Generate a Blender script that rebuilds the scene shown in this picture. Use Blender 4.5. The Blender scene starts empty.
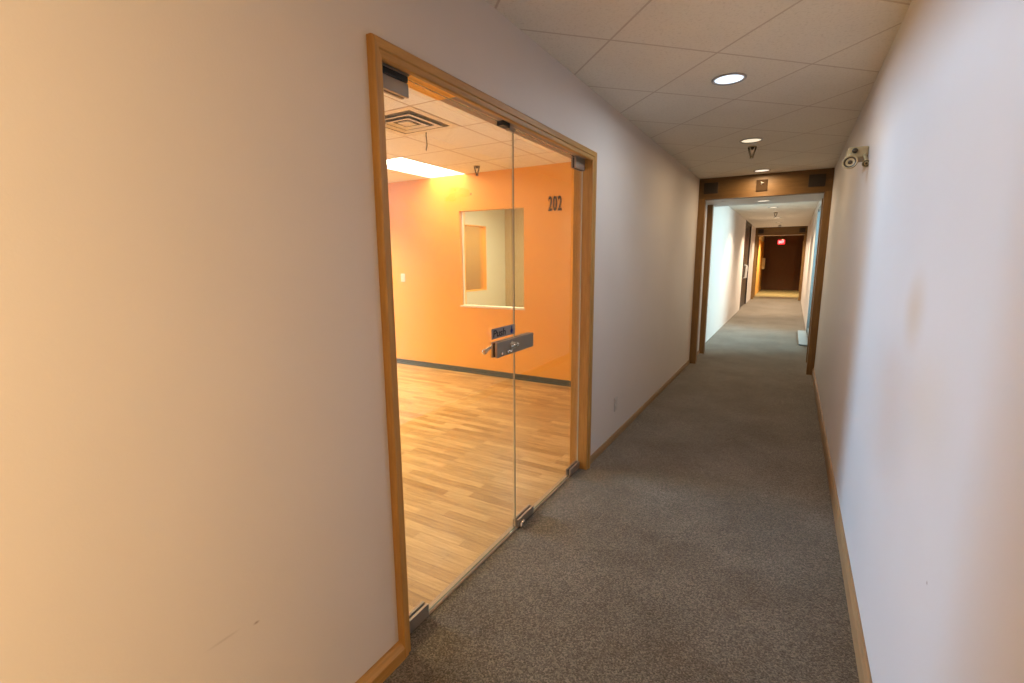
import bpy, bmesh, math, random
from mathutils import Vector, Matrix
random.seed(7)
S = bpy.context.scene
C = S.collection

# ------------------------------------------------------------------ camera
cam_data = bpy.data.cameras.new('camera')
cam = bpy.data.objects.new('camera', cam_data); C.objects.link(cam)
FWD = Vector((-0.49678199, 0.8510538, -0.17004436))
RGT = Vector((0.86419559, 0.50311119, -0.00671654))
UPV = Vector((-0.07983509, 0.15028824, 0.98541352))
M = Matrix(((RGT.x, UPV.x, -FWD.x, 0), (RGT.y, UPV.y, -FWD.y, 0), (RGT.z, UPV.z, -FWD.z, 1.5), (0, 0, 0, 1)))
cam.matrix_world = M
cam_data.sensor_width = 36; cam_data.lens = 476.25 * 36 / 1024
cam_data.clip_start = 0.02; cam_data.clip_end = 100
S.camera = cam

# ------------------------------------------------------------------ world, view, large lights
S.view_settings.view_transform = 'Standard'; S.view_settings.look = 'None'
S.view_settings.exposure = 0.75; S.view_settings.gamma = 1.0
S.view_settings.use_curve_mapping = False
try:
    S.cycles.use_denoising = True
    S.cycles.max_bounces = 14; S.cycles.diffuse_bounces = 8; S.cycles.transparent_max_bounces = 16
    S.cycles.sample_clamp_indirect = 4.0
except Exception:
    pass
w = bpy.data.worlds.new('world'); S.world = w; w.use_nodes = True
w.node_tree.nodes['Background'].inputs[0].default_value = (0.62, 0.80, 1.0, 1)
w.node_tree.nodes['Background'].inputs[1].default_value = 0.6

def area(name, loc, direction, sx, sy, energy, col, spread=180, shape='RECTANGLE'):
    l = bpy.data.lights.new(name, 'AREA'); l.energy = energy; l.color = col
    l.shape = shape; l.size = sx; l.size_y = sy; l.spread = math.radians(spread)
    o = bpy.data.objects.new(name, l); C.objects.link(o)
    o.location = loc; o.rotation_euler = Vector(direction).to_track_quat('-Z', 'Y').to_euler()
    return o
# daylight through the far windows of the orange room
area('office_daylight', (-8.05, 2.1, 1.6), (1, 0, -0.02), 2.6, 1.9, 50, (0.36, 0.66, 1.0), 66)
# unseen warm fill lamps added to brighten the orange room
for fx, fy in ((-5.9, 4.2), (-4.2, 1.6), (-6.0, 0.8)):
    area('office_fill_lamp', (fx, fy, 2.53), (0, 0, -1), 0.57, 1.15, 74, (1.0, 0.88, 0.50), 128)
# daylight entering the glazed side opening further down the corridor
area('side_daylight', (2.3, 10.2, 2.0), (-1, 0, -0.42), 2.6, 1.0, 150, (0.86, 0.95, 1.0))
# warm lamps of the open room behind the camera
area('warm_room_lamp', (1.5, -1.2, 1.75), (-1, 0.42, -0.05), 1.3, 1.5, 112, (1.0, 0.70, 0.35))
# tubes of the small office behind the interior window
area('small_office_lamp', (-3.0, 6.3, 2.5), (0, 0, -1), 1.2, 0.6, 75, (1.0, 0.92, 0.74))
area('next_office_lamp', (-5.4, 6.7, 2.4), (0, 0, -1), 0.6, 0.6, 26, (1.0, 0.86, 0.60))

H = 2.557        # ceiling
XL, XR = -1.187, 0.342
XL2, XR2 = -1.25, 0.34
YB = -4.0        # rear end of the corridor
YP = 7.12        # first timber portal
YP2 = 19.55      # second timber portal
YE = 25.6        # end of the corridor
OW = 5.103       # orange wall

# ------------------------------------------------------------------ materials
def new_mat(name):
    m = bpy.data.materials.new(name); m.use_nodes = True
    nt = m.node_tree
    return m, nt, nt.nodes['Principled BSDF']
def N(nt, t, **kw):
    n = nt.nodes.new(t)
    for k, v in kw.items(): setattr(n, k, v)
    return n
def L(nt, a, b): nt.links.new(a, b)
def coords(nt, scale=(1, 1, 1), rot=(0, 0, 0), loc=(0, 0, 0)):
    tc = N(nt, 'ShaderNodeTexCoord'); mp = N(nt, 'ShaderNodeMapping')
    mp.inputs['Scale'].default_value = scale; mp.inputs['Rotation'].default_value = rot; mp.inputs['Location'].default_value = loc
    L(nt, tc.outputs['Object'], mp.inputs['Vector'])
    return mp.outputs['Vector']
def noise(nt, vec, scale, detail=3, rough=0.5):
    n = N(nt, 'ShaderNodeTexNoise'); n.inputs['Scale'].default_value = scale
    n.inputs['Detail'].default_value = detail; n.inputs['Roughness'].default_value = rough
    L(nt, vec, n.inputs['Vector']); return n.outputs['Fac']
def ramp(nt, fac, stops):
    r = N(nt, 'ShaderNodeValToRGB'); cr = r.color_ramp
    while len(cr.elements) > 1: cr.elements.remove(cr.elements[-1])
    cr.elements[0].position = stops[0][0]; cr.elements[0].color = (*stops[0][1], 1)
    for p, c in stops[1:]:
        e = cr.elements.new(p); e.color = (*c, 1)
    L(nt, fac, r.inputs['Fac']); return r.outputs['Color']
def mix(nt, fac, a, b, mode='MIX'):
    n = N(nt, 'ShaderNodeMix', data_type='RGBA', blend_type=mode)
    if isinstance(fac, (int, float)): n.inputs[0].default_value = fac
    else: L(nt, fac, n.inputs[0])
    for i, v in ((6, a), (7, b)):
        if isinstance(v, tuple): n.inputs[i].default_value = (*v, 1)
        else: L(nt, v, n.inputs[i])
    return n.outputs[2]
def math_(nt, op, a, b=None, c=None):
    n = N(nt, 'ShaderNodeMath', operation=op)
    for i, v in enumerate((a, b, c)):
        if v is None: continue
        if isinstance(v, (int, float)): n.inputs[i].default_value = v
        else: L(nt, v, n.inputs[i])
    return n.outputs[0]
def bump(nt, bsdf, fac, strength, dist):
    b = N(nt, 'ShaderNodeBump'); b.inputs['Strength'].default_value = strength; b.inputs['Distance'].default_value = dist
    L(nt, fac, b.inputs['Height']); L(nt, b.outputs['Normal'], bsdf.inputs['Normal'])

def flat(name, col, rough=0.6, metal=0.0, spec=0.5):
    m, nt, b = new_mat(name)
    v = coords(nt); f = noise(nt, v, 9, 3)
    c = ramp(nt, f, [(0.3, tuple(x * 0.94 for x in col)), (0.7, tuple(min(1, x * 1.05) for x in col))])
    L(nt, c, b.inputs['Base Color'])
    b.inputs['Roughness'].default_value = rough; b.inputs['Metallic'].default_value = metal
    b.inputs['Specular IOR Level'].default_value = spec
    return m
def paint(name, col, rough=0.55, marks=()):
    """Rolled wall paint; marks = soft stains with places of their own (centre, radii, colour, strength)."""
    m, nt, b = new_mat(name)
    v = coords(nt)
    c = ramp(nt, noise(nt, v, 1.3, 4), [(0.25, tuple(x * 0.965 for x in col)), (0.75, tuple(min(1, x * 1.02) for x in col))])
    for cen, rad, mc, st in marks:
        vv = coords(nt, scale=tuple(1 / r for r in rad), loc=tuple(-q / r for q, r in zip(cen, rad)))
        ln = N(nt, 'ShaderNodeVectorMath', operation='LENGTH'); L(nt, vv, ln.inputs[0])
        k = N(nt, 'ShaderNodeMapRange', interpolation_type='SMOOTHSTEP')
        L(nt, ln.outputs['Value'], k.inputs[0]); k.inputs[1].default_value = 0; k.inputs[2].default_value = 1
        k.inputs[3].default_value = st; k.inputs[4].default_value = 0
        c = mix(nt, k.outputs[0], c, mc)
    L(nt, c, b.inputs['Base Color'])
    b.inputs['Roughness'].default_value = rough
    b.inputs['Specular IOR Level'].default_value = 0.35
    bump(nt, b, noise(nt, v, 160, 2), 0.10, 0.002)
    return m
def wood(name, dark, light, axis='z', rough=0.5):
    m, nt, b = new_mat(name)
    sc = {'x': (1.2, 14, 14), 'y': (14, 1.2, 14), 'z': (14, 14, 1.2)}[axis]
    v = coords(nt, scale=sc)
    f = noise(nt, v, 2.2, 8, 0.62)
    f2 = noise(nt, v, 9, 4, 0.6)
    mixf = math_(nt, 'MULTIPLY_ADD', f2, 0.35, math_(nt, 'MULTIPLY', f, 0.65))
    L(nt, ramp(nt, mixf, [(0.32, dark), (0.68, light)]), b.inputs['Base Color'])
    b.inputs['Roughness'].default_value = rough
    bump(nt, b, f2, 0.05, 0.001)
    return m

M_WALL = paint('corridor_wall_paint', (0.615, 0.560, 0.520), marks=(
    ((XL, 0.555, 0.541), (0.05, 0.06, 0.006), (0.22, 0.17, 0.12), 0.25),
    ((XL, 0.64, 0.528), (0.05, 0.012, 0.006), (0.2, 0.14, 0.1), 0.7),))
M_WALLR = paint('cool_lit_wall_paint', (0.62, 0.59, 0.585), marks=(  # corridor paint again, with the bluish daylight mixed into its base tint
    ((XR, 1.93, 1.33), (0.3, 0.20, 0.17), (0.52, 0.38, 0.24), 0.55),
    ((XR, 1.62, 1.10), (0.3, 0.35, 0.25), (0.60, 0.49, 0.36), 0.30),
    ((XR, 1.399, 0.721), (0.05, 0.007, 0.007), (0.2, 0.1, 0.06), 0.9),))
M_WALL2 = paint('far_wall_paint', (0.63, 0.585, 0.55))
M_DOORK = flat('near_black_door', (0.022, 0.014, 0.011), 0.4)
M_ORANGE = paint('orange_wall_paint', (0.86, 0.405, 0.062), 0.5)
M_OFFICE = paint('office_wall_paint', (0.66, 0.58, 0.48))
M_GREEN = paint('small_office_paint', (0.56, 0.54, 0.38))
M_WHITE = flat('white_paint', (0.78, 0.76, 0.72), 0.4)
M_OAK = wood('honey_oak', (0.33, 0.158, 0.034), (0.50, 0.268, 0.068))
M_OAKY = wood('honey_oak_rail', (0.33, 0.158, 0.034), (0.50, 0.268, 0.068), 'y')
M_BASE = wood('oak_baseboard', (0.24, 0.135, 0.058), (0.36, 0.22, 0.105), 'y', 0.5)
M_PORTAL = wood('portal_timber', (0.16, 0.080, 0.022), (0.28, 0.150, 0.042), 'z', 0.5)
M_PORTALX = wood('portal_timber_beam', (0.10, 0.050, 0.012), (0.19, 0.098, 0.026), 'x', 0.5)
M_RUBBER = flat('grey_rubber', (0.075, 0.085, 0.07), 0.5)
M_STEEL = flat('brushed_steel', (0.36, 0.31, 0.26), 0.42, 0.7)
M_CHROME = flat('polished_steel', (0.72, 0.69, 0.64), 0.16, 1.0)
M_DARK = flat('dark_metal', (0.025, 0.022, 0.02), 0.5)
M_BRONZE = flat('dark_bronze', (0.045, 0.03, 0.012), 0.5)
M_SIGN = flat('sign_grey', (0.27, 0.24, 0.235), 0.45, 0.2)
M_RING = flat('grey_trim_ring', (0.36, 0.34, 0.32), 0.4)
M_BLACK = flat('black_ink', (0.012, 0.010, 0.012), 0.6)
M_BLUE = flat('blue_ink', (0.015, 0.02, 0.22), 0.6)
M_CREAM = flat('cream_plastic', (0.44, 0.35, 0.19), 0.5)
M_SPEAKER = flat('dark_brown_grille', (0.045, 0.032, 0.022), 0.8)
M_PLATE = flat('bronze_plate', (0.045, 0.026, 0.013), 0.85, 0.0, 0.1)
M_DOORB = flat('dark_brown_door', (0.085, 0.030, 0.020), 0.5)
M_OUTLET = flat('wall_coloured_plastic', (0.50, 0.45, 0.41), 0.4)
M_SILL = flat('pale_sill', (0.80, 0.72, 0.55), 0.35)
M_THRESH = flat('tan_threshold', (0.42, 0.30, 0.20), 0.4)
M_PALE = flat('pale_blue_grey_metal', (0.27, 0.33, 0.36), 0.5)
M_BRIGHT = flat('bright_louver_metal', (0.70, 0.62, 0.48), 0.4)
M_LOUV = flat('dark_louver_gap', (0.045, 0.035, 0.02), 0.6)
M_TAN2 = paint('tan_office_paint', (0.42, 0.33, 0.17))
M_YEL = paint('golden_wall_paint', (0.66, 0.38, 0.10))
M_TAN = flat('tan_head_paint', (0.36, 0.255, 0.175), 0.6)
M_TEAL = paint('teal_partition', (0.16, 0.36, 0.40))
M_PALETEAL = paint('pale_teal_blind', (0.34, 0.60, 0.64))

def emis(name, col, strength):
    m, nt, b = new_mat(name)
    b.inputs['Base Color'].default_value = (*[min(1, c) for c in col], 1)
    b.inputs['Emission Color'].default_value = (*col, 1); b.inputs['Emission Strength'].default_value = strength
    v = coords(nt); f = noise(nt, v, 20, 1)
    L(nt, ramp(nt, f, [(0.2, tuple(c * 0.96 for c in col)), (0.8, col)]), b.inputs['Emission Color'])
    return m
E_COOL = emis('cool_lamp', (0.74, 0.86, 1.0), 0.75)
E_WARM = emis('warm_lamp', (1.0, 0.90, 0.68), 0.48)
E_WARM2 = emis('warm_bright_lamp', (1.0, 0.90, 0.74), 0.62)
E_TROF = emis('troffer_lens', (1.0, 0.88, 0.68), 7.0)
E_RED = emis('red_sign_face', (1.0, 0.02, 0.03), 1.2)
E_REDT = emis('sign_letters', (1.0, 0.35, 0.35), 2.2)
E_RED2 = emis('red_indicator', (1.0, 0.1, 0.05), 1.5)

def glass_mat(name, tint=(0.97, 0.99, 0.98), gloss=1.0):
    m = bpy.data.materials.new(name); m.use_nodes = True; nt = m.node_tree
    nt.nodes.remove(nt.nodes['Principled BSDF']); out = nt.nodes['Material Output']
    t = N(nt, 'ShaderNodeBsdfTransparent'); t.inputs[0].default_value = (*tint, 1)
    g = N(nt, 'ShaderNodeBsdfGlossy'); g.inputs['Roughness'].default_value = 0.01
    fr = N(nt, 'ShaderNodeFresnel'); fr.inputs['IOR'].default_value = 1.45
    f = math_(nt, 'MULTIPLY', fr.outputs[0], gloss)
    mx = N(nt, 'ShaderNodeMixShader'); L(nt, f, mx.inputs[0]); L(nt, t.outputs[0], mx.inputs[1]); L(nt, g.outputs[0], mx.inputs[2])
    L(nt, mx.outputs[0], out.inputs[0]); return m
M_GLASS = glass_mat('clear_glass', gloss=0.35)
M_GLASSW = glass_mat('matte_window_glass', (0.97, 0.98, 0.95), 0.12)
M_GLASST = glass_mat('tinted_glass', (0.88, 0.96, 0.96))
M_GEDGE = flat('glass_edge', (0.10, 0.12, 0.085), 0.25)
M_GEDGEL = flat('glass_edge_light', (0.40, 0.38, 0.28), 0.3)

def grid_ceiling(name, col, seam, diag, u0, v0, per, half, bumpy=0.25):
    m, nt, b = new_mat(name)
    tc = N(nt, 'ShaderNodeTexCoord'); sp = N(nt, 'ShaderNodeSeparateXYZ'); L(nt, tc.outputs['Object'], sp.inputs[0])
    x, y = sp.outputs[0], sp.outputs[1]
    if diag: u = math_(nt, 'ADD', y, x); v = math_(nt, 'SUBTRACT', y, x)
    else: u, v = x, y
    ds = []
    for q, q0 in ((u, u0), (v, v0)):
        t = math_(nt, 'DIVIDE', math_(nt, 'SUBTRACT', q, q0 - 60 * per), per)
        fr = math_(nt, 'FRACT', t)
        ds.append(math_(nt, 'MULTIPLY', math_(nt, 'MINIMUM', fr, math_(nt, 'SUBTRACT', 1.0, fr)), per * (0.7071 if diag else 1)))
    d = math_(nt, 'MINIMUM', ds[0], ds[1])
    mr = N(nt, 'ShaderNodeMapRange', interpolation_type='SMOOTHSTEP'); L(nt, d, mr.inputs[0])
    mr.inputs[1].default_value = half * 0.5; mr.inputs[2].default_value = half * 1.5
    k = mr.outputs[0]
    vec = coords(nt)
    base = ramp(nt, noise(nt, vec, 2.5, 5, 0.6), [(0.3, tuple(c * 0.95 for c in col)), (0.7, col)])
    pits = ramp(nt, noise(nt, vec, 75, 3, 0.7), [(0.30, (0.86, 0.85, 0.83)), (0.48, (1, 1, 1))])
    base = mix(nt, 1.0, base, pits, 'MULTIPLY')
    L(nt, mix(nt, k, seam, base), b.inputs['Base Color'])
    b.inputs['Roughness'].default_value = 0.85; b.inputs['Specular IOR Level'].default_value = 0.2
    hgt = math_(nt, 'ADD', math_(nt, 'MULTIPLY', k, -1.0), math_(nt, 'MULTIPLY', noise(nt, vec, 60, 3), 0.35))
    bump(nt, b, hgt, bumpy, 0.004)
    return m
M_CEIL = grid_ceiling('diagonal_ceiling_tile', (0.78, 0.735, 0.645), (0.56, 0.49, 0.41), True, 1.59, 3.315, 0.866, 0.0055)
M_CEILR = grid_ceiling('office_ceiling_tile', (0.84, 0.79, 0.66), (0.42, 0.28, 0.15), False, -2.39, 2.71, 0.61, 0.006, 0.1)

def carpet():
    m, nt, b = new_mat('loop_carpet')
    v = coords(nt)
    vor = N(nt, 'ShaderNodeTexVoronoi'); vor.inputs['Scale'].default_value = 190; L(nt, v, vor.inputs['Vector'])
    sp = N(nt, 'ShaderNodeSeparateColor'); L(nt, vor.outputs['Color'], sp.inputs[0])
    fine = math_(nt, 'ADD', math_(nt, 'MULTIPLY', sp.outputs[0], 0.55), math_(nt, 'MULTIPLY', noise(nt, v, 120, 4, 0.7), 0.45))
    c = ramp(nt, fine, [(0.2, (0.068, 0.056, 0.044)), (0.5, (0.130, 0.110, 0.087)), (0.85, (0.255, 0.220, 0.178))])
    big = ramp(nt, noise(nt, v, 1.9, 5, 0.6), [(0.34, (0.70, 0.65, 0.58)), (0.62, (1, 1, 1))])
    L(nt, mix(nt, 1.0, c, big, 'MULTIPLY'), b.inputs['Base Color'])
    b.inputs['Roughness'].default_value = 0.95; b.inputs['Specular IOR Level'].default_value = 0.1
    b.inputs['Sheen Weight'].default_value = 0.35; b.inputs['Sheen Roughness'].default_value = 0.45; b.inputs['Sheen Tint'].default_value = (0.85, 0.82, 0.76, 1)
    bump(nt, b, math_(nt, 'SUBTRACT', 1.0, vor.outputs['Distance']), 0.5, 0.004)
    return m
M_CARPET = carpet()
def laminate():
    m, nt, b = new_mat('oak_strip_laminate')
    v = coords(nt)
    br = N(nt, 'ShaderNodeTexBrick'); L(nt, v, br.inputs['Vector'])
    br.offset = 0.37; br.offset_frequency = 2; br.squash = 1.0
    br.inputs['Scale'].default_value = 1.0; br.inputs['Brick Width'].default_value = 0.42; br.inputs['Row Height'].default_value = 0.066
    br.inputs['Mortar Size'].default_value = 0.0012; br.inputs['Mortar Smooth'].default_value = 0.3
    br.inputs['Color1'].default_value = (0.66, 0.45, 0.20, 1); br.inputs['Color2'].default_value = (0.40, 0.235, 0.085, 1)
    br.inputs['Mortar'].default_value = (0.33, 0.19, 0.09, 1)
    gr = noise(nt, coords(nt, scale=(1.6, 22, 1)), 2.4, 6, 0.6)
    g = ramp(nt, gr, [(0.3, (0.72, 0.66, 0.58)), (0.62, (1.08, 1.05, 1.0))])
    L(nt, mix(nt, 1.0, br.outputs['Color'], g, 'MULTIPLY'), b.inputs['Base Color'])
    b.inputs['Roughness'].default_value = 0.33
    b.inputs['Specular IOR Level'].default_value = 0.45
    return m
M_LAM = laminate()

# ------------------------------------------------------------------ mesh helpers
def bm_box(bm, x0, x1, y0, y1, z0, z1, mi=0, bev=0.0):
    vs = [bm.verts.new((x, y, z)) for x in (x0, x1) for y in (y0, y1) for z in (z0, z1)]
    idx = [(0, 1, 3, 2), (4, 6, 7, 5), (0, 4, 5, 1), (2, 3, 7, 6), (0, 2, 6, 4), (1, 5, 7, 3)]
    fs = [bm.faces.new([vs[i] for i in f]) for f in idx]
    for f in fs: f.material_index = mi
    if bev > 0:
        es = list({e for f in fs for e in f.edges})
        r = bmesh.ops.bevel(bm, geom=es, offset=bev, segments=2, affect='EDGES', profile=0.6)
        for f in r['faces']: f.material_index = mi
    return fs
def bm_lathe(bm, prof, org=(0, 0, 0), axis='z', seg=32, mi=0, smooth=True):
    """prof: [(radius, height)]; the axis points along +axis (or -axis)"""
    R = {'z': Matrix.Identity(3), '-z': Matrix.Rotation(math.pi, 3, 'X'),
         'x': Matrix.Rotation(math.pi / 2, 3, 'Y'), '-x': Matrix.Rotation(-math.pi / 2, 3, 'Y'),
         '-y': Matrix.Rotation(math.pi / 2, 3, 'X'), 'y': Matrix.Rotation(-math.pi / 2, 3, 'X')}[axis] if isinstance(axis, str) else axis
    rings = []
    for r, hh in prof:
        if r < 1e-6: rings.append([bm.verts.new(R @ Vector((0, 0, hh)) + Vector(org))])
        else: rings.append([bm.verts.new(R @ Vector((r * math.cos(2 * math.pi * i / seg), r * math.sin(2 * math.pi * i / seg), hh)) + Vector(org)) for i in range(seg)])
    for a, b in zip(rings, rings[1:]):
        if len(a) == 1 and len(b) == 1: continue
        for i in range(seg):
            j = (i + 1) % seg
            if len(a) == 1: f = bm.faces.new((a[0], b[j], b[i]))
            elif len(b) == 1: f = bm.faces.new((a[i], a[j], b[0]))
            else: f = bm.faces.new((a[i], a[j], b[j], b[i]))
            f.material_index = mi; f.smooth = smooth
def bm_tube(bm, pts, r, seg=12, mi=0):
    pts = [Vector(p) for p in pts]; rr = r if isinstance(r, (list, tuple)) else [r] * len(pts)
    rings = []
    for i, p in enumerate(pts):
        d = (pts[min(i + 1, len(pts) - 1)] - pts[max(i - 1, 0)]).normalized()
        u = d.orthogonal().normalized() if i == 0 else (u - d * u.dot(d)).normalized()
        v = d.cross(u)
        rings.append([bm.verts.new(p + (u * math.cos(2 * math.pi * k / seg) + v * math.sin(2 * math.pi * k / seg)) * rr[i]) for k in range(seg)])
    for a, b in zip(rings, rings[1:]):
        for k in range(seg):
            f = bm.faces.new((a[k], a[(k + 1) % seg], b[(k + 1) % seg], b[k])); f.smooth = True; f.material_index = mi
    bm.faces.new(rings[0][::-1]).material_index = mi; bm.faces.new(rings[-1]).material_index = mi
def obj(name, bm, mats, parent=None):
    bmesh.ops.recalc_face_normals(bm, faces=bm.faces[:])
    me = bpy.data.meshes.new(name); bm.to_mesh(me); bm.free()
    for m in (mats if isinstance(mats, (list, tuple)) else [mats]): me.materials.append(m)
    o = bpy.data.objects.new(name, me); C.objects.link(o)
    if parent is not None:
        o.parent = parent
        o.matrix_parent_inverse = parent_world(parent).inverted()
    return o
def parent_world(p):
    m = p.matrix_basis.copy()
    while p.parent is not None:
        m = p.parent.matrix_basis @ p.matrix_parent_inverse @ m if False else p.parent.matrix_basis @ m
        p = p.parent
    return m
def boxes(name, bl, mats, parent=None, bev=0.0):
    bm = bmesh.new()
    for b in bl: bm_box(bm, *b[:6], mi=(b[6] if len(b) > 6 else 0), bev=bev)
    return obj(name, bm, mats, parent)
def tag(o, label=None, cat=None, group=None, kind=None):
    if label: o['label'] = label
    if cat: o['category'] = cat
    if group: o['group'] = group
    if kind: o['kind'] = kind
    return o
def empty(name, loc, label, cat, group=None, kind=None):
    o = bpy.data.objects.new(name, None); o.empty_display_size = 0.05; C.objects.link(o); o.location = loc
    return tag(o, label, cat, group, kind)
def part(name, bm, mats, parent):
    """A part built in its parent's local space."""
    bmesh.ops.recalc_face_normals(bm, faces=bm.faces[:])
    me = bpy.data.meshes.new(name); bm.to_mesh(me); bm.free()
    for m in (mats if isinstance(mats, (list, tuple)) else [mats]): me.materials.append(m)
    o = bpy.data.objects.new(name, me); C.objects.link(o); o.parent = parent
    return o
def part_boxes(name, bl, mats, parent, bev=0.0):
    bm = bmesh.new()
    for b in bl: bm_box(bm, *b[:6], mi=(b[6] if len(b) > 6 else 0), bev=bev)
    return part(name, bm, mats, parent)
def dup(root, loc, label=None, group=None):
    r = root.copy(); C.objects.link(r); r.location = loc
    if label: r['label'] = label
    if group: r['group'] = group
    for ch in list(root.children):
        c = ch.copy(); C.objects.link(c); c.parent = r
        for g in ch.children:
            d = g.copy(); C.objects.link(d); d.parent = c
    return r
def struct(name, bl, mats, label, cat, bev=0.0):
    return tag(boxes(name, bl, mats, None, bev), label, cat, kind='structure')
def text_bm(s, width, height, depth, M4, offset=0.0, shear=0.0):
    cu = bpy.data.curves.new('lettering', 'FONT'); cu.body = s; cu.extrude = 0.5; cu.offset = offset; cu.shear = shear
    to = bpy.data.objects.new('lettering', cu); C.objects.link(to)
    dg = bpy.context.evaluated_depsgraph_get(); me = bpy.data.meshes.new_from_object(to.evaluated_get(dg))
    bpy.data.objects.remove(to); bpy.data.curves.remove(cu)
    xs = [v.co.x for v in me.vertices]; ys = [v.co.y for v in me.vertices]
    x0, x1, y0, y1 = min(xs), max(xs), min(ys), max(ys)
    for v in me.vertices:
        v.co = M4 @ Vector(((v.co.x - x0) / (x1 - x0) * width, (v.co.y - y0) / (y1 - y0) * height, v.co.z * depth))
    bm = bmesh.new(); bm.from_mesh(me); bpy.data.meshes.remove(me)
    return bm
def frame_matrix(org, xdir, ydir):
    x = Vector(xdir).normalized(); y = Vector(ydir).normalized(); z = x.cross(y)
    return Matrix(((x.x, y.x, z.x, org[0]), (x.y, y.y, z.y, org[1]), (x.z, y.z, z.z, org[2]), (0, 0, 0, 1)))

# ------------------------------------------------------------------ the shell: corridor
T = 0.113                     # wall thickness
DY0, DY1, DZ = 1.204, 3.052, 2.140      # glass door opening
struct('floor', [(XL - 0.045, XR + 0.1, YB - 0.1, 8.15, -0.1, 0), (XL2 - 0.1, XR + 0.1, 8.15, YE + 0.2, -0.1, 0)], M_CARPET,
       'grey brown speckled carpet running down the whole corridor', 'floor')
struct('wall_left', [
    (XL - T + 0.004, XL, YB, DY0 - 0.018, 0, H), (XL - T + 0.004, XL, DY1 + 0.018, 8.15, 0, H), (XL - T, XL, DY0 - 0.018, DY1 + 0.018, DZ + 0.018, H)],
    M_WALL, 'pale painted corridor wall holding the double glass door', 'wall')
struct('wall_left_far', [(XL2 - T, XL2, 8.15, 15.4, 0, H), (XL2 - T, XL2, 17.5, YE, 0, H), (XL2 - T - 0.05, XL2 - T, 15.2, 17.7, 0, H)], M_WALL2,
       'bright daylit corridor wall beyond the first timber portal, opposite the glazing', 'wall')
RO0, RO1 = -1.9, -0.6         # open doorway behind the camera
WY0, WY1 = 8.75, 11.35         # glazed side opening
struct('wall_right', [
    (XR, XR + T, YB, RO0, 0, H), (XR, XR + T, RO1, 8.15, 0, H), (XR, XR + T, RO0, RO1, 2.1, H)],
    M_WALLR, 'long smooth corridor wall facing the glass door, bluish daylight on it', 'wall')
struct('wall_right_far', [(XR2, XR + T, 8.15, WY0, 0, H), (XR2, XR + T, WY1, YE, 0, H), (XR2, XR + T, WY0, WY1, 2.42, H)], M_WALL2,
       'pinkish corridor wall beyond the glazed side opening', 'wall')
struct('wall_rear', [(XL - T, XR + T, YB - 0.1, YB, 0, H)], M_WALL, 'corridor end wall behind the viewer', 'wall')
struct('wall_end', [(XL2 - T, XR + T, YE, YE + 0.1, 0, H)], M_DOORB, 'dark brown wall closing the far end of the corridor', 'wall')
struct('ceiling', [(XL - T, XR + T, YB, YE + 0.1, H, H + 0.1)], M_CEIL, 'beige corridor ceiling of square tiles laid diagonally', 'ceiling')
# warm room behind the camera
struct('wall_warm_room', [(XR + T, 2.3, -2.6, -2.5, 0, H), (XR + T, 2.3, 0.2, 0.3, 0, H), (2.3, 2.4, -2.6, 0.3, 0, H), (XR + T, 2.4, -2.6, 0.3, H, H + 0.1), (XR + T, 2.4, -2.6, 0.3, -0.1, 0)],
       M_OFFICE, 'walls of the lamp-lit room entered behind the viewer', 'wall')

# baseboards
def base_prof(name, x, sgn, segs, mat, label, hgt=0.096, th=0.017):
    bm = bmesh.new()
    for y0, y1 in segs:
        pr = [(0, 0), (th, 0), (th, hgt - 0.022), (th * 0.72, hgt - 0.012), (th * 0.55, hgt - 0.003), (th * 0.3, hgt), (0, hgt)]
        a = [bm.verts.new((x + sgn * p, y0, z)) for p, z in pr]; b = [bm.verts.new((x + sgn * p, y1, z)) for p, z in pr]
        n = len(pr)
        for i in range(n): bm.faces.new((a[i], a[(i + 1) % n], b[(i + 1) % n], b[i]))
        bm.faces.new(a[::-1]); bm.faces.new(b)
    return tag(obj(name, bm, mat), label, 'baseboard', kind='structure')
base_prof('baseboard_left', XL, 1, [(YB, 1.160)], M_OAKY, 'honey oak baseboard running up to the near side of the glass door casing', 0.068, 0.030)
base_prof('baseboard_left_far', XL, 1, [(3.107, YP), (YP + 0.1, 7.95)], M_BASE, 'low tan wooden baseboard between the glass door and the timber portal', 0.055, 0.010)
base_prof('baseboard_right', XR, -1, [(YB, RO0), (RO1, YP)], M_BASE, 'tan wooden baseboard under the bluish daylit wall')

# ------------------------------------------------------------------ glass door opening: casing and jamb
def casing():
    bm = bmesh.new()
    x = XL; yi0, yi1, zi = DY0, DY1, 2.126; w_ = 0.057
    prof = [(0, 0.012), (0.004, 0.016), (0.022, 0.017), (0.026, 0.021), (0.050, 0.023), (0.055, 0.020), (w_, 0.014), (w_, 0.0), (0, 0.0)]
    def ring(y, z, dy, dz): return [bm.verts.new((x + t * 1.25, y + dy * o * (0.80 if dy < 0 else 1), z + dz * o)) for o, t in prof]
    rs = [ring(yi0, 0, -1, 0), ring(yi0, zi, -1, 1), ring(yi1, zi, 1, 1), ring(yi1, 0, 1, 0)]
    n = len(prof)
    for k, (a, b) in enumerate(zip(rs, rs[1:])):
        for i in range(n):
            f = bm.faces.new((a[i], a[(i + 1) % n], b[(i + 1) % n], b[i])); f.material_index = 1 if k == 1 else 0
    bm.faces.new(rs[0]); bm.faces.new(rs[-1][::-1])
    return bm
tr = tag(obj('trim_1', casing(), [M_OAK, M_OAKY]), 'honey oak casing framing the double glass door', 'door casing', kind='structure')
jx0, jx1 = XL - T + 0.002, XL + 0.001
boxes('door_jamb', [(jx0, jx1, DY0 - 0.018, DY0, 0, DZ), (jx0, jx1, DY1, DY1 + 0.018, 0, DZ), (jx0, jx1, DY0 - 0.018, DY1 + 0.018, DZ, DZ + 0.018, 1)], [M_OAK, M_TAN], tr)
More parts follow.
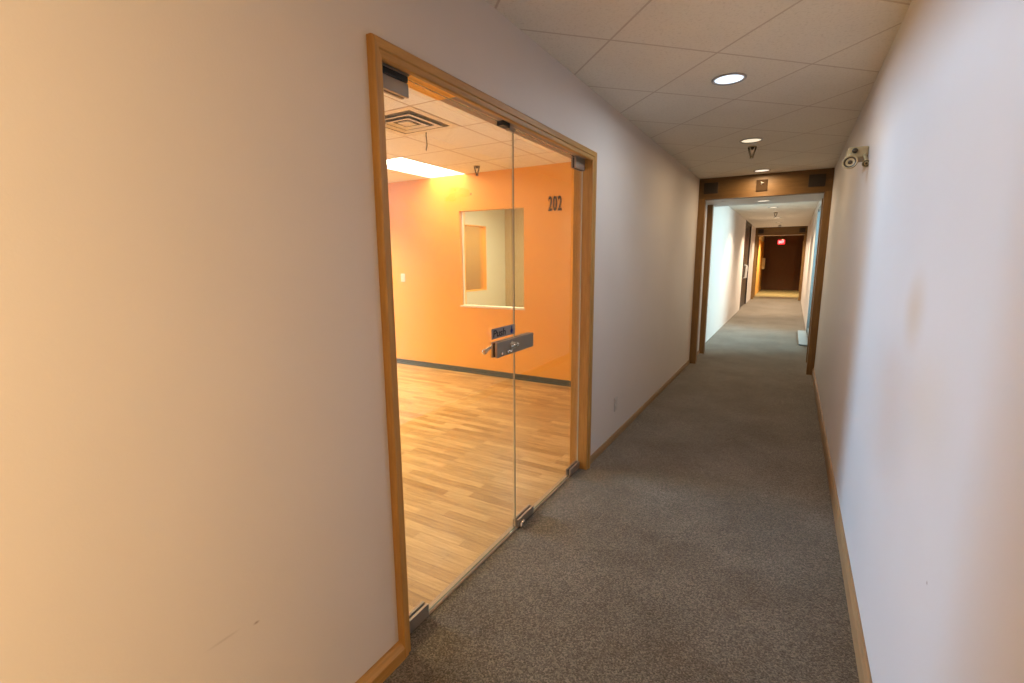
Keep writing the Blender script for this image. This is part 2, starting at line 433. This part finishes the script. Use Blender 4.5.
boxes('orange_soffit_patch', [(-1.300, -1.200, 1.385, 1.645, DZ - 0.002, DZ + 0.001)], M_ORANGE, tr)['label'] = 'orange strip on the underside of the head'  # thin orange strip laid on the head underside
tag(boxes('trim_2', [(XL - 0.080, XL - 0.040, DY0, DY1, -0.002, 0.006), (XL - 0.043, XL - 0.040, DY0, DY1, 0.006, 0.008)], M_THRESH, None, 0.002),
    'thin tan threshold strip between the carpet and the wood floor', 'threshold', kind='structure')

# ------------------------------------------------------------------ glass leaves
GX0, GX1 = -1.242, -1.234
def pane(name, y0, y1, parent):
    bm = bmesh.new(); fs = bm_box(bm, GX0, GX1, y0, y1, 0.0085, 2.133)
    for f in fs:
        c = f.calc_center_median()
        if abs(c.y - y0) < 1e-4 : f.material_index = 1
        elif abs(c.y - y1) < 1e-4: f.material_index = 2
        elif abs(c.z - 2.133) < 1e-4 or abs(c.z - 0.0085) < 1e-4: f.material_index = 1
    return obj(name, bm, [M_GLASS, M_GEDGE, M_GEDGEL], parent)
def clamp(name, y0, y1, z0, z1, parent, mat=M_STEEL, lab=None):
    """two cheek plates over the glass with the slot between them"""
    o = boxes(name, [(GX1 + 0.001, GX1 + 0.013, y0, y1, z0, z1), (GX0 - 0.013, GX0 - 0.001, y0, y1, z0, z1), (GX0 - 0.001, GX1 + 0.001, y0 + 0.002, y1 - 0.002, z0 + 0.002, z1 - 0.006, 1)], [mat, M_DARK], parent, 0.0012)
    if lab: o['label'] = lab
    return o
d1 = tag(pane('door_1', DY0 + 0.004, 2.140, None), 'frameless clear glass door leaf with push plate and lever, hung nearer the viewer', 'glass door', kind='structure')
d2 = tag(pane('door_2', 2.144, DY1 - 0.004, None), 'frameless clear glass door leaf beyond the meeting edge, with floor bolt', 'glass door', kind='structure')
clamp('top_pivot_clamp', DY0 + 0.004, 1.380, 2.064, 2.110, d1)
clamp('bottom_pivot_clamp', DY0 + 0.002, 1.375, 0.0065, 0.062, d1)
boxes('pivot_block', [(GX0 - 0.014, GX1 + 0.016, DY0 + 0.002, 1.375, 2.112, 2.132), (GX0 - 0.010, GX1 + 0.022, DY0 + 0.002, 1.375, 2.132, 2.139, 1)], [M_DARK, M_STEEL], d1, 0.0015)
clamp('top_pivot_clamp', 2.900, DY1 - 0.004, 2.064, 2.132, d2)
clamp('bottom_pivot_clamp', 2.885, DY1 - 0.002, 0.0065, 0.056, d2)
clamp('floor_bolt_clamp', 2.146, 2.335, 0.0065, 0.052, d2)
bm = bmesh.new()
bm_lathe(bm, [(0, 0), (0.013, 0), (0.013, 0.016), (0.010, 0.020), (0, 0.020)], (GX1 + 0.012, 2.185, 0.028), 'x', 20)
bm_lathe(bm, [(0.007, 0), (0.007, 0.03), (0, 0.03)], (GX1 + 0.020, 2.168, 0.001), 'z', 16)
obj('bolt_knob', bm, M_CHROME, d2)
boxes('head_stop', [(GX0 - 0.012, GX1 + 0.014, 2.02, 2.085, 2.118, 2.139), (GX0 - 0.006, GX1 + 0.006, 2.095, 2.150, 2.112, 2.132, 1)], [M_DARK, M_STEEL], d2, 0.002)
# lock case and strike
def lock_case(y0, y1, parent, name):
    return boxes(name, [(GX1 + 0.001, GX1 + 0.014, y0, y1, 1.020, 1.097), (GX0 - 0.014, GX0 - 0.001, y0, y1, 1.020, 1.097), (GX0 - 0.001, GX1 + 0.001, y0 + 0.004, y1, 1.023, 1.096, 1)], [M_STEEL, M_DARK], parent, 0.002)
lk = lock_case(1.946, 2.139, d1, 'lock_case')
lock_case(2.142, 2.328, d2, 'strike_case')
LX = GX1 + 0.014
bm = bmesh.new()
bm_lathe(bm, [(0, 0), (0.019, 0), (0.019, 0.004), (0.013, 0.006), (0.013, 0.034), (0.010, 0.038), (0, 0.038)], (LX, 2.090, 1.068), 'x', 24)
bm_tube(bm, [(LX + 0.030, 2.090, 1.070), (LX + 0.034, 2.060, 1.072), (LX + 0.034, 2.018, 1.070)], [0.008, 0.007, 0.006])
obj('thumb_turn', bm, M_CHROME, lk)
bm = bmesh.new()
bm_lathe(bm, [(0, 0), (0.009, 0), (0.009, 0.008), (0.006, 0.010), (0, 0.010)], (LX, 1.985, 1.036), 'x', 18)
bm_lathe(bm, [(0, 0), (0.011, 0), (0.011, 0.006), (0.008, 0.009), (0, 0.009)], (LX, 2.045, 1.036), 'x', 18)
bm_lathe(bm, [(0, 0), (0.011, 0), (0.011, 0.006), (0.008, 0.009), (0, 0.009)], (LX, 2.075, 1.036), 'x', 18)
obj('key_cylinder', bm, M_CHROME, lk)
bm = bmesh.new()
hx = GX0 - 0.014
bm_lathe(bm, [(0, 0), (0.021, 0), (0.021, 0.006), (0.011, 0.009), (0.011, 0.035), (0, 0.035)], (hx, 2.060, 1.068), '-x', 24)
bm_tube(bm, [(hx - 0.028, 2.060, 1.068), (hx - 0.036, 2.045, 1.068), (hx - 0.037, 2.020, 1.064), (hx - 0.037, 1.970, 1.054), (hx - 0.034, 1.945, 1.046)], [0.010, 0.010, 0.009, 0.009, 0.009], 14)
bm_lathe(bm, [(0, 0), (0.011, 0), (0.014, 0.005), (0.014, 0.014), (0.011, 0.018), (0, 0.018)], (hx - 0.034, 1.950, 1.047), '-y', 18)
obj('lever_handle', bm, M_CHROME, d1)['label'] = 'polished lever handle on the room side'
# push plate
SX = GX1 + 0.001
ps = boxes('push_plate', [(SX, SX + 0.003, 1.914, 2.139, 1.117, 1.168)], M_SIGN, d1, 0.0008)
ps['label'] = 'grey plate reading Push with a small blue symbol'
obj('lettering', text_bm('Push', 0.118, 0.036, 0.0008, frame_matrix((SX + 0.0032, 1.926, 1.124), (0, 1, 0), (0, 0, 1)), 0.025, 0.1), M_BLACK, ps)
bm = bmesh.new()
px = SX + 0.003
bm_lathe(bm, [(0, 0), (0.0055, 0), (0.0055, 0.0009), (0, 0.0009)], (px, 2.105, 1.155), 'x', 16)
bm_lathe(bm, [(0, 0), (0.0120, 0), (0.0120, 0.0009), (0, 0.0009)], (px, 2.104, 1.136), 'x', 20)
bm_box(bm, px, px + 0.0009, 2.100, 2.109, 1.135, 1.155)
obj('symbol', bm, M_BLUE, ps)

# ------------------------------------------------------------------ orange room
RX, RY0 = -8.4, -1.5
struct('floor_orange_room', [(RX, XL - 0.045, RY0, OW, -0.1, 0.002)], M_LAM, 'light oak strip floor of the orange room', 'floor')
# interior window opening in the orange wall
IX0, IX1, IZ0, IZ1 = -3.765, -2.792, 0.895, 2.124
OT = 0.12
struct('wall_orange', [
    (RX, IX0, OW, OW + OT, 0, H), (IX1, XL - T, OW, OW + OT, 0, H), (IX0, IX1, OW, OW + OT, 0, IZ0), (IX0, IX1, OW, OW + OT, IZ1, H)],
    M_ORANGE, 'bright orange wall with the interior window, across the room behind the glass door', 'wall')
struct('wall_office_back', [(RX, XL - T, RY0 - 0.1, RY0, 0, H)], M_ORANGE, 'orange wall of the room out of sight beside the door', 'wall')
# window wall on the daylight side
struct('wall_daylight', [(RX - 0.1, RX, RY0 - 0.1, OW + OT, 0, 0.7), (RX - 0.1, RX, RY0 - 0.1, OW + OT, 2.4, H), (RX - 0.1, RX, RY0 - 0.1, 0.4, 0.7, 2.4), (RX - 0.1, RX, 4.7, OW + OT, 0.7, 2.4)],
       M_OFFICE, 'room wall with the wide outside window', 'wall')
TX0, TX1, TY0, TY1 = -4.205, -3.625, 3.945, OW
struct('ceiling_orange_room', [
    (RX, TX0, RY0, OW, H, H + 0.1), (TX1, XL - T, RY0, OW, H, H + 0.1), (TX0, TX1, RY0, TY0, H, H + 0.1)],
    M_CEILR, 'warm white ceiling of square tiles in the orange room', 'ceiling')
tag(boxes('baseboard_orange_room', [(RX, XL - T, OW - 0.010, OW, 0.002, 0.066), (RX, XL - T, OW - 0.022, OW, 0.002, 0.020), (RX, XL - T, OW - 0.014, OW, 0.060, 0.072)], M_RUBBER, None, 0.002),
    'dark grey green rubber cove base along the orange wall', 'baseboard', kind='structure')
w1 = tag(boxes('window_1', [(IX0, IX1, OW - 0.006, OW + OT, IZ0 - 0.012, IZ0 + 0.012)], M_SILL, None, 0.002),
         'fixed interior window with pale sill set in the orange wall', 'window', kind='structure')
boxes('window_reveal', [(IX0 - 0.001, IX0 + 0.012, OW - 0.001, OW + OT, IZ0, IZ1), (IX1 - 0.012, IX1 + 0.001, OW - 0.001, OW + OT, IZ0, IZ1), (IX0, IX1, OW - 0.001, OW + OT, IZ1 - 0.012, IZ1 + 0.001)], M_ORANGE, w1)
boxes('window_bead', [(IX0 + 0.012, IX0 + 0.020, OW + 0.05, OW + 0.085, IZ0 + 0.012, IZ1 - 0.012), (IX1 - 0.020, IX1 - 0.012, OW + 0.05, OW + 0.085, IZ0 + 0.012, IZ1 - 0.012)], M_SILL, w1)
boxes('glass_pane', [(IX0 + 0.012, IX1 - 0.012, OW + 0.060, OW + 0.066, IZ0 + 0.012, IZ1 - 0.012)], M_GLASSW, w1)
# small office beyond it
BX, BY = -4.6, 7.65
PY0, PY1, PZ0, PZ1 = 6.36, 7.01, 0.98, 2.06
struct('wall_small_office', [(BX - 0.1, BX, OW + OT, PY0, 0, H), (BX - 0.1, BX, PY1, BY, 0, H), (BX - 0.1, BX, PY0, PY1, 0, PZ0), (BX - 0.1, BX, PY0, PY1, PZ1, H),
       (BX - 0.1, XL - T, BY, BY + 0.1, 0, H, 1)], [M_GREEN, M_TAN2], 'pale olive walls of the small office seen through the interior window', 'wall')
struct('ceiling_small_office', [(-6.2, XL - T, OW + OT, BY + 0.1, H, H + 0.1)], M_CEILR, 'ceiling of the small office behind the interior window', 'ceiling')
struct('floor_small_office', [(-6.2, XL - T, OW + OT, BY + 0.1, -0.1, 0)], M_LAM, 'floor of the small office behind the interior window', 'floor')
struct('wall_next_office', [(-6.2, -6.1, OW + OT, BY + 0.1, 0, H), (-6.2, BX - 0.1, BY, BY + 0.1, 0, H), ], M_YEL, 'orange wall of the next office seen through two windows', 'wall')
w2 = tag(boxes('window_2', [(BX - 0.1, BX + 0.006, PY0 - 0.001, PY0 + 0.012, PZ0, PZ1), (BX - 0.1, BX + 0.006, PY1 - 0.012, PY1 + 0.001, PZ0, PZ1), (BX - 0.1, BX + 0.006, PY0, PY1, PZ0 - 0.001, PZ0 + 0.012), (BX - 0.1, BX + 0.006, PY0, PY1, PZ1 - 0.012, PZ1 + 0.001)], M_ORANGE),
         'smaller orange-lit window within the olive wall of the small office', 'window', kind='structure')
boxes('glass_pane', [(BX - 0.06, BX - 0.054, PY0 + 0.012, PY1 - 0.012, PZ0 + 0.012, PZ1 - 0.012)], M_GLASS, w2)

# suite numerals, each one on its own
for i, ch in enumerate('202'):
    o = obj('door_numeral', text_bm(ch, 0.045, 0.165, 0.012, frame_matrix((-2.478 + i * 0.0595, OW - 0.006, 2.043), (1, 0, 0), (0, 0, 1)), 0.012), M_BRONZE)
    tag(o, ['dark bronze numeral two that starts the 202 on the orange wall', 'dark bronze numeral zero in the middle of the 202 on the orange wall', 'dark bronze numeral two that ends the 202 on the orange wall'][i], 'numeral', 'numerals on the orange wall')
# switch
sw = empty('light_switch', (-4.757, OW, 1.253), 'small white light switch on the orange wall between jamb and interior window', 'light switch')
part_boxes('cover_plate', [(-0.038, 0.038, -0.006, 0, -0.058, 0.058)], M_WHITE, sw, 0.002)
part_boxes('rocker', [(-0.016, 0.016, -0.011, -0.005, -0.033, 0.033)], M_WHITE, sw, 0.002)
# small hook above the interior window
bm = bmesh.new()
bm_lathe(bm, [(0, 0), (0.010, 0), (0.008, 0.006), (0.004, 0.016), (0, 0.018)], (-3.56, OW, 2.31), '-y', 14)
tag(obj('wall_hook', bm, M_BRONZE), 'tiny dark hook on the orange wall above the interior window', 'hook')

# troffer set against the orange wall
tf = empty('ceiling_troffer', ((TX0 + TX1) / 2, (TY0 + TY1) / 2, H), 'glowing rectangular fluorescent fixture where the ceiling meets the orange wall', 'ceiling light')
hw, hl = (TX1 - TX0) / 2, (TY1 - TY0) / 2
part_boxes('housing', [(-hw, -hw + 0.006, -hl, hl, 0, 0.12), (hw - 0.006, hw, -hl, hl, 0, 0.12), (-hw, hw, -hl, -hl + 0.006, 0, 0.12), (-hw, hw, hl - 0.006, hl, 0, 0.12), (-hw, hw, -hl, hl, 0.12, 0.13)], M_WHITE, tf)
part_boxes('lens', [(-hw + 0.007, hw - 0.007, -hl + 0.007, hl - 0.007, 0.045, 0.052)], E_TROF, tf)

# square four-way diffuser
DXc, DYc = -2.695, 3.015
df = empty('air_diffuser', (DXc, DYc, H), 'square four-way metal air vent in the ceiling of the orange room', 'air vent')
def square_ring(bm, r0, z0, r1, z1, mi=0):
    a = [bm.verts.new((sx * r0, sy * r0, z0)) for sx, sy in ((-1, -1), (1, -1), (1, 1), (-1, 1))]
    b = [bm.verts.new((sx * r1, sy * r1, z1)) for sx, sy in ((-1, -1), (1, -1), (1, 1), (-1, 1))]
    for i in range(4):
        j = (i + 1) % 4
        f = bm.faces.new((a[i], a[j], b[j], b[i])); f.material_index = mi
bm = bmesh.new()
square_ring(bm, 0.300, -0.003, 0.245, -0.003); square_ring(bm, 0.245, -0.003, 0.240, -0.0015)
square_ring(bm, 0.300, -0.003, 0.300, 0.0)
part('flange', bm, M_BRIGHT, df)
bm = bmesh.new(); vs = [bm.verts.new((sx * 0.262, sy * 0.262, -0.001)) for sx, sy in ((-1, -1), (1, -1), (1, 1), (-1, 1))]; bm.faces.new(vs)
part('plenum_backing', bm, M_LOUV, df)
for r in (0.195, 0.120):
    bm = bmesh.new()
    square_ring(bm, r, -0.010, r - 0.038, -0.0025); square_ring(bm, r, -0.010, r - 0.001, -0.012); square_ring(bm, r - 0.001, -0.012, r - 0.040, -0.004)
    part('louver_ring', bm, M_BRIGHT, df)
bm = bmesh.new(); vs = [bm.verts.new((sx * 0.052, sy * 0.052, -0.010)) for sx, sy in ((-1, -1), (1, -1), (1, 1), (-1, 1))]; bm.faces.new(vs); square_ring(bm, 0.052, -0.010, 0.052, -0.001)
part('centre_plate', bm, M_BRIGHT, df)
# dangling cable
bm = bmesh.new(); bm_tube(bm, [(-2.75, 3.305, H + 0.02), (-2.748, 3.300, H - 0.03), (-2.738, 3.294, H - 0.07), (-2.733, 3.290, H - 0.11), (-2.745, 3.290, H - 0.150)], 0.005, 8)
tag(obj('dangling_cable', bm, M_BRONZE), 'short dark cable dangling from the ceiling beside the square air vent', 'cable')

# ------------------------------------------------------------------ sprinklers
def sprinkler(loc, label):
    t = empty('fire_sprinkler', loc, label, 'sprinkler', 'pendent fire sprinklers')
    bm = bmesh.new(); bm_lathe(bm, [(0.026, 0), (0.024, -0.003), (0.010, -0.004), (0, -0.004)], (0, 0, 0), 'z', 24); part('escutcheon', bm, M_CREAM, t)
    bm = bmesh.new(); bm_lathe(bm, [(0, -0.002), (0.013, -0.002), (0.010, -0.012), (0.004, -0.02), (0, -0.02)], (0, 0, 0), 'z', 16)
    for s in (-1, 1): bm_tube(bm, [(s * 0.022, 0, -0.004), (s * 0.014, 0, -0.035), (s * 0.004, 0, -0.068)], 0.0055, 8)
    part('frame_body', bm, M_BRONZE, t)
    bm = bmesh.new(); bm_lathe(bm, [(0, -0.066), (0.011, -0.068), (0.011, -0.072), (0, -0.074)], (0, 0, 0), 'z', 20); part('deflector', bm, M_BRONZE, t)
    return t
sp0 = sprinkler((-0.428, 5.36, H), 'bronze pendent sprinkler on the corridor ceiling between the second and third downlights')
sp0.scale = (1.5, 1.5, 1.5)
dup(sp0, (-3.217, 4.74, H), 'small pendent sprinkler on the orange room ceiling, before the orange wall')
dup(sp0, (-0.45, 13.2, H), 'sprinkler on the bright ceiling beyond the first timber portal')
dup(sp0, (-0.47, 18.3, H), 'sprinkler just before the second timber portal')

# ------------------------------------------------------------------ downlights
def downlight(loc, label, face, col, energy, spread=175):
    t = empty('recessed_downlight', loc, label, 'downlight', 'round recessed corridor downlights')
    bm = bmesh.new(); bm_lathe(bm, [(0.098, 0), (0.098, -0.004), (0.092, -0.007), (0.083, -0.006), (0.081, 0.0)], (0, 0, 0), 'z', 48); part('trim_ring', bm, M_RING, t)
    bm = bmesh.new(); bm_lathe(bm, [(0.080, -0.0015), (0, -0.0015)], (0, 0, 0), 'z', 48); part('lens', bm, face, t)
    area('downlight_lamp', (loc[0], loc[1], loc[2] - 0.012), (0, 0, -1), 0.15, 0.15, energy, col, spread, 'DISK')
    return t
COOL, WARM = (0.80, 0.90, 1.0), (1.0, 0.72, 0.42)
dls = [
    (-0.42, -2.0, H, 'warm downlight behind the viewer', E_WARM, WARM, 4),
    (-0.42, -0.2, H, 'warm downlight overhead of the viewer', E_WARM, WARM, 4),
    (-0.42, 3.32, H, 'bright cool white downlight, largest of those on the corridor ceiling', E_COOL, COOL, 6),
    (-0.42, 5.08, H, 'dim warm downlight just before the corridor sprinkler', E_WARM, WARM, 3.5),
    (-0.42, 6.85, H, 'warm downlight right before the first timber portal', E_WARM2, WARM, 5.5),
    (-0.43, 7.80, 2.29, 'downlight in the low soffit right behind the first timber portal', E_WARM2, WARM, 6),
    (-0.46, 11.9, H, 'first downlight on the bright ceiling beyond the soffit', E_WARM2, (1.0, 0.8, 0.58), 14),
    (-0.46, 15.0, H, 'second downlight on the bright ceiling beyond the soffit', E_WARM2, (1.0, 0.8, 0.58), 20),
    (-0.47, 17.0, H, 'third downlight on the bright ceiling beyond the soffit', E_WARM2, (1.0, 0.8, 0.58), 20),
    (-0.47, 19.0, H, 'downlight close before the second timber portal', E_WARM2, (1.0, 0.8, 0.58), 14),
    (-0.47, 22.3, H, 'downlight beyond the second timber portal', E_WARM2, (1.0, 0.78, 0.30), 45),
]
for x, y, z, lb, face, col, en in dls: downlight((x, y, z), lb, face, col, en * 1.9 if y > 9 else en, 120 if y > 9 else 175)

# ------------------------------------------------------------------ timber portals
def portal(idx, y, w0, w1, soff, lb):
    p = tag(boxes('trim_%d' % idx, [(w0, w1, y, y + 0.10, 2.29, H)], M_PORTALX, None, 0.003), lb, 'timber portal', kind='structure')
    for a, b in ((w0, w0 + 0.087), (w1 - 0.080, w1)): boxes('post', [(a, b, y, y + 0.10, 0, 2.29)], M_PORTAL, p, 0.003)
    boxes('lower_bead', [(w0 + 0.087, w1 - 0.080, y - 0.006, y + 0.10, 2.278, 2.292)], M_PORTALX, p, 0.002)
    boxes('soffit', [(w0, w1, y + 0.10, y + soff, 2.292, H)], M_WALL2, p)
    for a, b in ((w0, w0 + 0.075), (w1 - 0.068, w1)): boxes('rear_post', [(a, b, y + 0.83, y + 0.93, 0, 2.292)], M_PORTAL, p, 0.003)
    return p
portal(3, YP, XL, XR, 1.18, 'first dark timber portal across the corridor, with two dark grilles on its beam')
portal(4, YP2, XL2, XR2, 1.0, 'second, smaller looking timber portal near the dark end of the corridor')
def speaker(x, y, z, lb):
    t = empty('speaker_grille', (x, y, z), lb, 'speaker', 'square dark grilles on the portal beams')
    part_boxes('back_box', [(-0.088, 0.088, -0.012, 0, -0.072, 0.072)], M_SPEAKER, t, 0.003)
    part_boxes('grille_face', [(-0.078, 0.078, -0.017, -0.011, -0.062 + k * 0.0124, -0.056 + k * 0.0124) for k in range(11)], M_SPEAKER, t)
    return t
g0 = speaker(-1.035, YP, 2.425, 'dark square grille on the first portal beam, on the glass door side')
dup(g0, (0.175, YP, 2.425), 'dark square grille on the first portal beam, beside the emergency light wall')
dup(g0, (-1.08, YP2, 2.425), 'tiny dark grille on the second portal beam, above the post with the pale box')
dup(g0, (0.19, YP2, 2.425), 'tiny dark grille on the second portal beam, on the side of the glazed opening')
bp = empty('beam_plate', (-0.425, YP, 2.415), 'bronze square plate with a pale tip in the middle of the first portal beam', 'wall plate')
part_boxes('plate', [(-0.065, 0.065, -0.012, 0, -0.070, 0.070)], M_PLATE, bp, 0.003)
bm = bmesh.new()
bm_lathe(bm, [(0, 0), (0.024, 0), (0.022, 0.006), (0.012, 0.020), (0.005, 0.03), (0, 0.031)], (0, -0.012, 0.025), '-y', 3, smooth=False)
part('pale_tip', bm, M_WHITE, bp)

# ------------------------------------------------------------------ emergency light
em = empty('emergency_light', (XR, 3.80, 2.135), 'cream twin-head emergency light high on the wall near the portal', 'emergency light')
bm = bmesh.new(); bm_box(bm, -0.105, 0, -0.10, 0.08, -0.040, 0.028, bev=0.012); part('case', bm, M_CREAM, em)
def em_head(org, r, tilt):
    R = Matrix.Rotation(tilt[0], 3, 'Z') @ Matrix.Rotation(math.pi / 2 + tilt[1], 3, 'X')
    bm = bmesh.new()
    bm_lathe(bm, [(0, -r * 0.9), (r * 0.55, -r * 0.85), (r * 0.92, -r * 0.3), (r, 0.0), (r * 1.0, r * 0.12), (r * 0.86, r * 0.16), (r * 0.80, r * 0.06)], org, R, 32)
    hd = part('lamp_head', bm, M_CREAM, em)
    bm = bmesh.new()
    bm_lathe(bm, [(r * 0.80, r * 0.06), (r * 0.58, -r * 0.02)], org, R, 32, mi=1)
    bm_lathe(bm, [(r * 0.58, -r * 0.02), (r * 0.30, -r * 0.10)], org, R, 32, mi=0)
    bm_lathe(bm, [(r * 0.30, -r * 0.10), (r * 0.28, r * 0.02), (0, r * 0.06)], org, R, 24, mi=1)
    part('reflector', bm, [M_CREAM, M_BRONZE], hd)
em_head((-0.095, -0.19, -0.075), 0.040, (-0.25, -0.1))
em_head((-0.012, -0.16, -0.085), 0.022, (-0.3, 0.0))
bm = bmesh.new(); bm_tube(bm, [(-0.088, -0.10, -0.02), (-0.09, -0.15, -0.04), (-0.094, -0.165, -0.065)], 0.011, 10); part('swivel_arm', bm, M_CREAM, em)
bm = bmesh.new(); bm_tube(bm, [(-0.02, -0.09, -0.02), (-0.014, -0.13, -0.05), (-0.012, -0.145, -0.07)], 0.009, 10); part('swivel_arm', bm, M_CREAM, em)
bm = bmesh.new(); bm_lathe(bm, [(0, 0), (0.016, 0), (0.014, 0.010), (0, 0.013)], (-0.070, -0.100, 0.004), '-y', 18); part('test_button', bm, M_BRONZE, em)

# outlet on the wall beyond the glass door
ot = empty('wall_outlet', (XL, 3.737, 0.305), 'small wall-coloured duplex outlet low on the wall beyond the glass door', 'outlet')
part_boxes('cover_plate', [(0, 0.006, -0.036, 0.036, -0.058, 0.058)], M_OUTLET, ot, 0.002)
for z in (-0.028, 0.028): part_boxes('socket', [(0.005, 0.009, -0.017, 0.017, z - 0.016, z + 0.016)], M_OUTLET, ot, 0.003)

# ------------------------------------------------------------------ far section
w3 = tag(boxes('window_3', [(XR2 + 0.02, XR + 0.06, WY0, WY0 + 0.04, 0, 2.42), (XR2 + 0.0, XR + 0.06, WY1 - 0.05, WY1, 0, 2.42), (XR2 + 0.02, XR + 0.06, WY0, WY1, 2.37, 2.42), (XR2 + 0.02, XR + 0.06, WY0, WY1, 0, 0.08), (XR2 + 0.02, XR + 0.06, 10.03, 10.07, 0.08, 2.37)], M_PALE, None, 0.003),
         'tall pale-framed glazing on the side of the corridor beyond the portal', 'window', kind='structure')
boxes('glass_pane', [(XR + 0.03, XR + 0.036, WY0 + 0.04, 10.03, 0.08, 2.37)], M_GLASST, w3)
boxes('glass_pane', [(XR + 0.03, XR + 0.036, 10.07, WY1 - 0.05, 0.08, 2.37)], M_GLASST, w3)
struct('wall_side_room', [(XR + T, 2.6, WY0 - 0.7, WY0 - 0.6, 0, H), (XR + T, 2.6, WY1 + 0.3, WY1 + 0.4, 0, 0.85), (XR + T, 2.6, WY1 + 0.3, WY1 + 0.4, 0.85, 1.95, 1), (XR + T, 2.6, WY1 + 0.3, WY1 + 0.4, 1.95, H), (2.5, 2.6, WY0 - 0.7, WY1 + 0.4, 0, H), (XR + T, 2.6, WY0 - 0.7, WY1 + 0.4, H, H + 0.1), (XR + T, 2.6, WY0 - 0.7, WY1 + 0.4, -0.1, 0)],
       [M_TEAL, M_PALETEAL], 'teal walls of the daylit room behind the side glazing', 'wall')
tag(boxes('lit_carpet_slab', [(0.195, XR2, 9.46, 11.27, 0.001, 0.03)], M_PALE, None, 0.006), 'pale bluish grey slab standing for brightly lit carpet at the foot of the side glazing', 'threshold')  # daylight on the carpet, built as a low pale slab
# dark double door on the bright wall
d3 = tag(boxes('door_3', [(XL2 - T, XL2 - 0.03, 15.45, 16.44, 0.01, H - 0.06), (XL2 - T, XL2 - 0.03, 16.46, 17.45, 0.01, H - 0.06)], M_DOORK, None, 0.004),
         'dark brown double door in the bright wall beyond the first portal', 'door', kind='structure')
boxes('door_frame', [(XL2 - T, XL2 + 0.008, 15.4, 15.46, 0, H - 0.01), (XL2 - T, XL2 + 0.008, 17.44, 17.5, 0, H - 0.01), (XL2 - T, XL2 + 0.008, 15.4, 17.5, H - 0.07, H - 0.005)], M_DOORK, d3)
bm = bmesh.new(); hx2 = XL2 - 0.03
bm_tube(bm, [(hx2, 16.30, 1.27), (hx2 + 0.06, 16.30, 1.26), (hx2 + 0.06, 16.30, 0.90), (hx2, 16.30, 0.89)], 0.032, 10)
obj('pull_handle', bm, M_WHITE, d3)['label'] = 'pale vertical pull handle'
# end door
d4 = tag(boxes('door_4', [(-0.98, 0.08, YE - 0.045, YE, 0.01, 2.10)], M_DOORB, None, 0.004), 'dark brown exit door at the far end of the corridor', 'door', kind='structure')
boxes('door_frame', [(-1.04, -0.98, YE - 0.06, YE, 0, 2.16), (0.08, 0.14, YE - 0.06, YE, 0, 2.16), (-0.98, 0.08, YE - 0.06, YE, 2.10, 2.16)], M_DOORB, d4)
for lb, s0, s1, nm in (('timber lining on the door side of the hall end', XL2, XL2 + 0.02, 'trim_5'), ('timber lining across from the pale box at the hall end', XR2 - 0.02, XR2, 'trim_6')):
    tag(boxes(nm, [(s0, s1, YP2 + 1.0, YE - 0.01, 0, 2.2)], wood('hall_end_lining_' + ('a' if s0 < 0 else 'b'), (0.42, 0.22, 0.08), (0.62, 0.36, 0.14), 'z', 0.5)), lb, 'wall lining', kind='structure')
pb = empty('wall_box', (XL2 + 0.02, 24.9, 1.23), 'pale upright box on the timber lining near the dark exit door', 'wall box')
part_boxes('case', [(0, 0.11, -0.16, 0.16, -0.25, 0.25)], M_WHITE, pb, 0.01)
part_boxes('lid', [(0.11, 0.122, -0.14, 0.14, -0.22, 0.22)], M_WHITE, pb, 0.004)
# EXIT sign
ex = empty('exit_sign', (-0.465, 22.0, 2.10), 'small glowing red EXIT sign hanging before the dark end wall', 'exit sign'); ex.scale = (0.88, 1, 0.96)
part_boxes('housing', [(-0.145, 0.145, -0.02, 0.03, -0.095, 0.095)], M_DARK, ex, 0.004)
part_boxes('face', [(-0.138, 0.138, -0.026, -0.02, -0.088, 0.088)], E_RED, ex)
part('lettering', text_bm('EXIT', 0.20, 0.10, 0.004, frame_matrix((-0.10, -0.029, -0.050), (1, 0, 0), (0, 0, 1)), 0.02), E_REDT, ex)
bm = bmesh.new(); bm_tube(bm, [(0, 0, 0.095), (0, 0, H - 2.10)], 0.012, 10); part('stem', bm, M_DARK, ex)
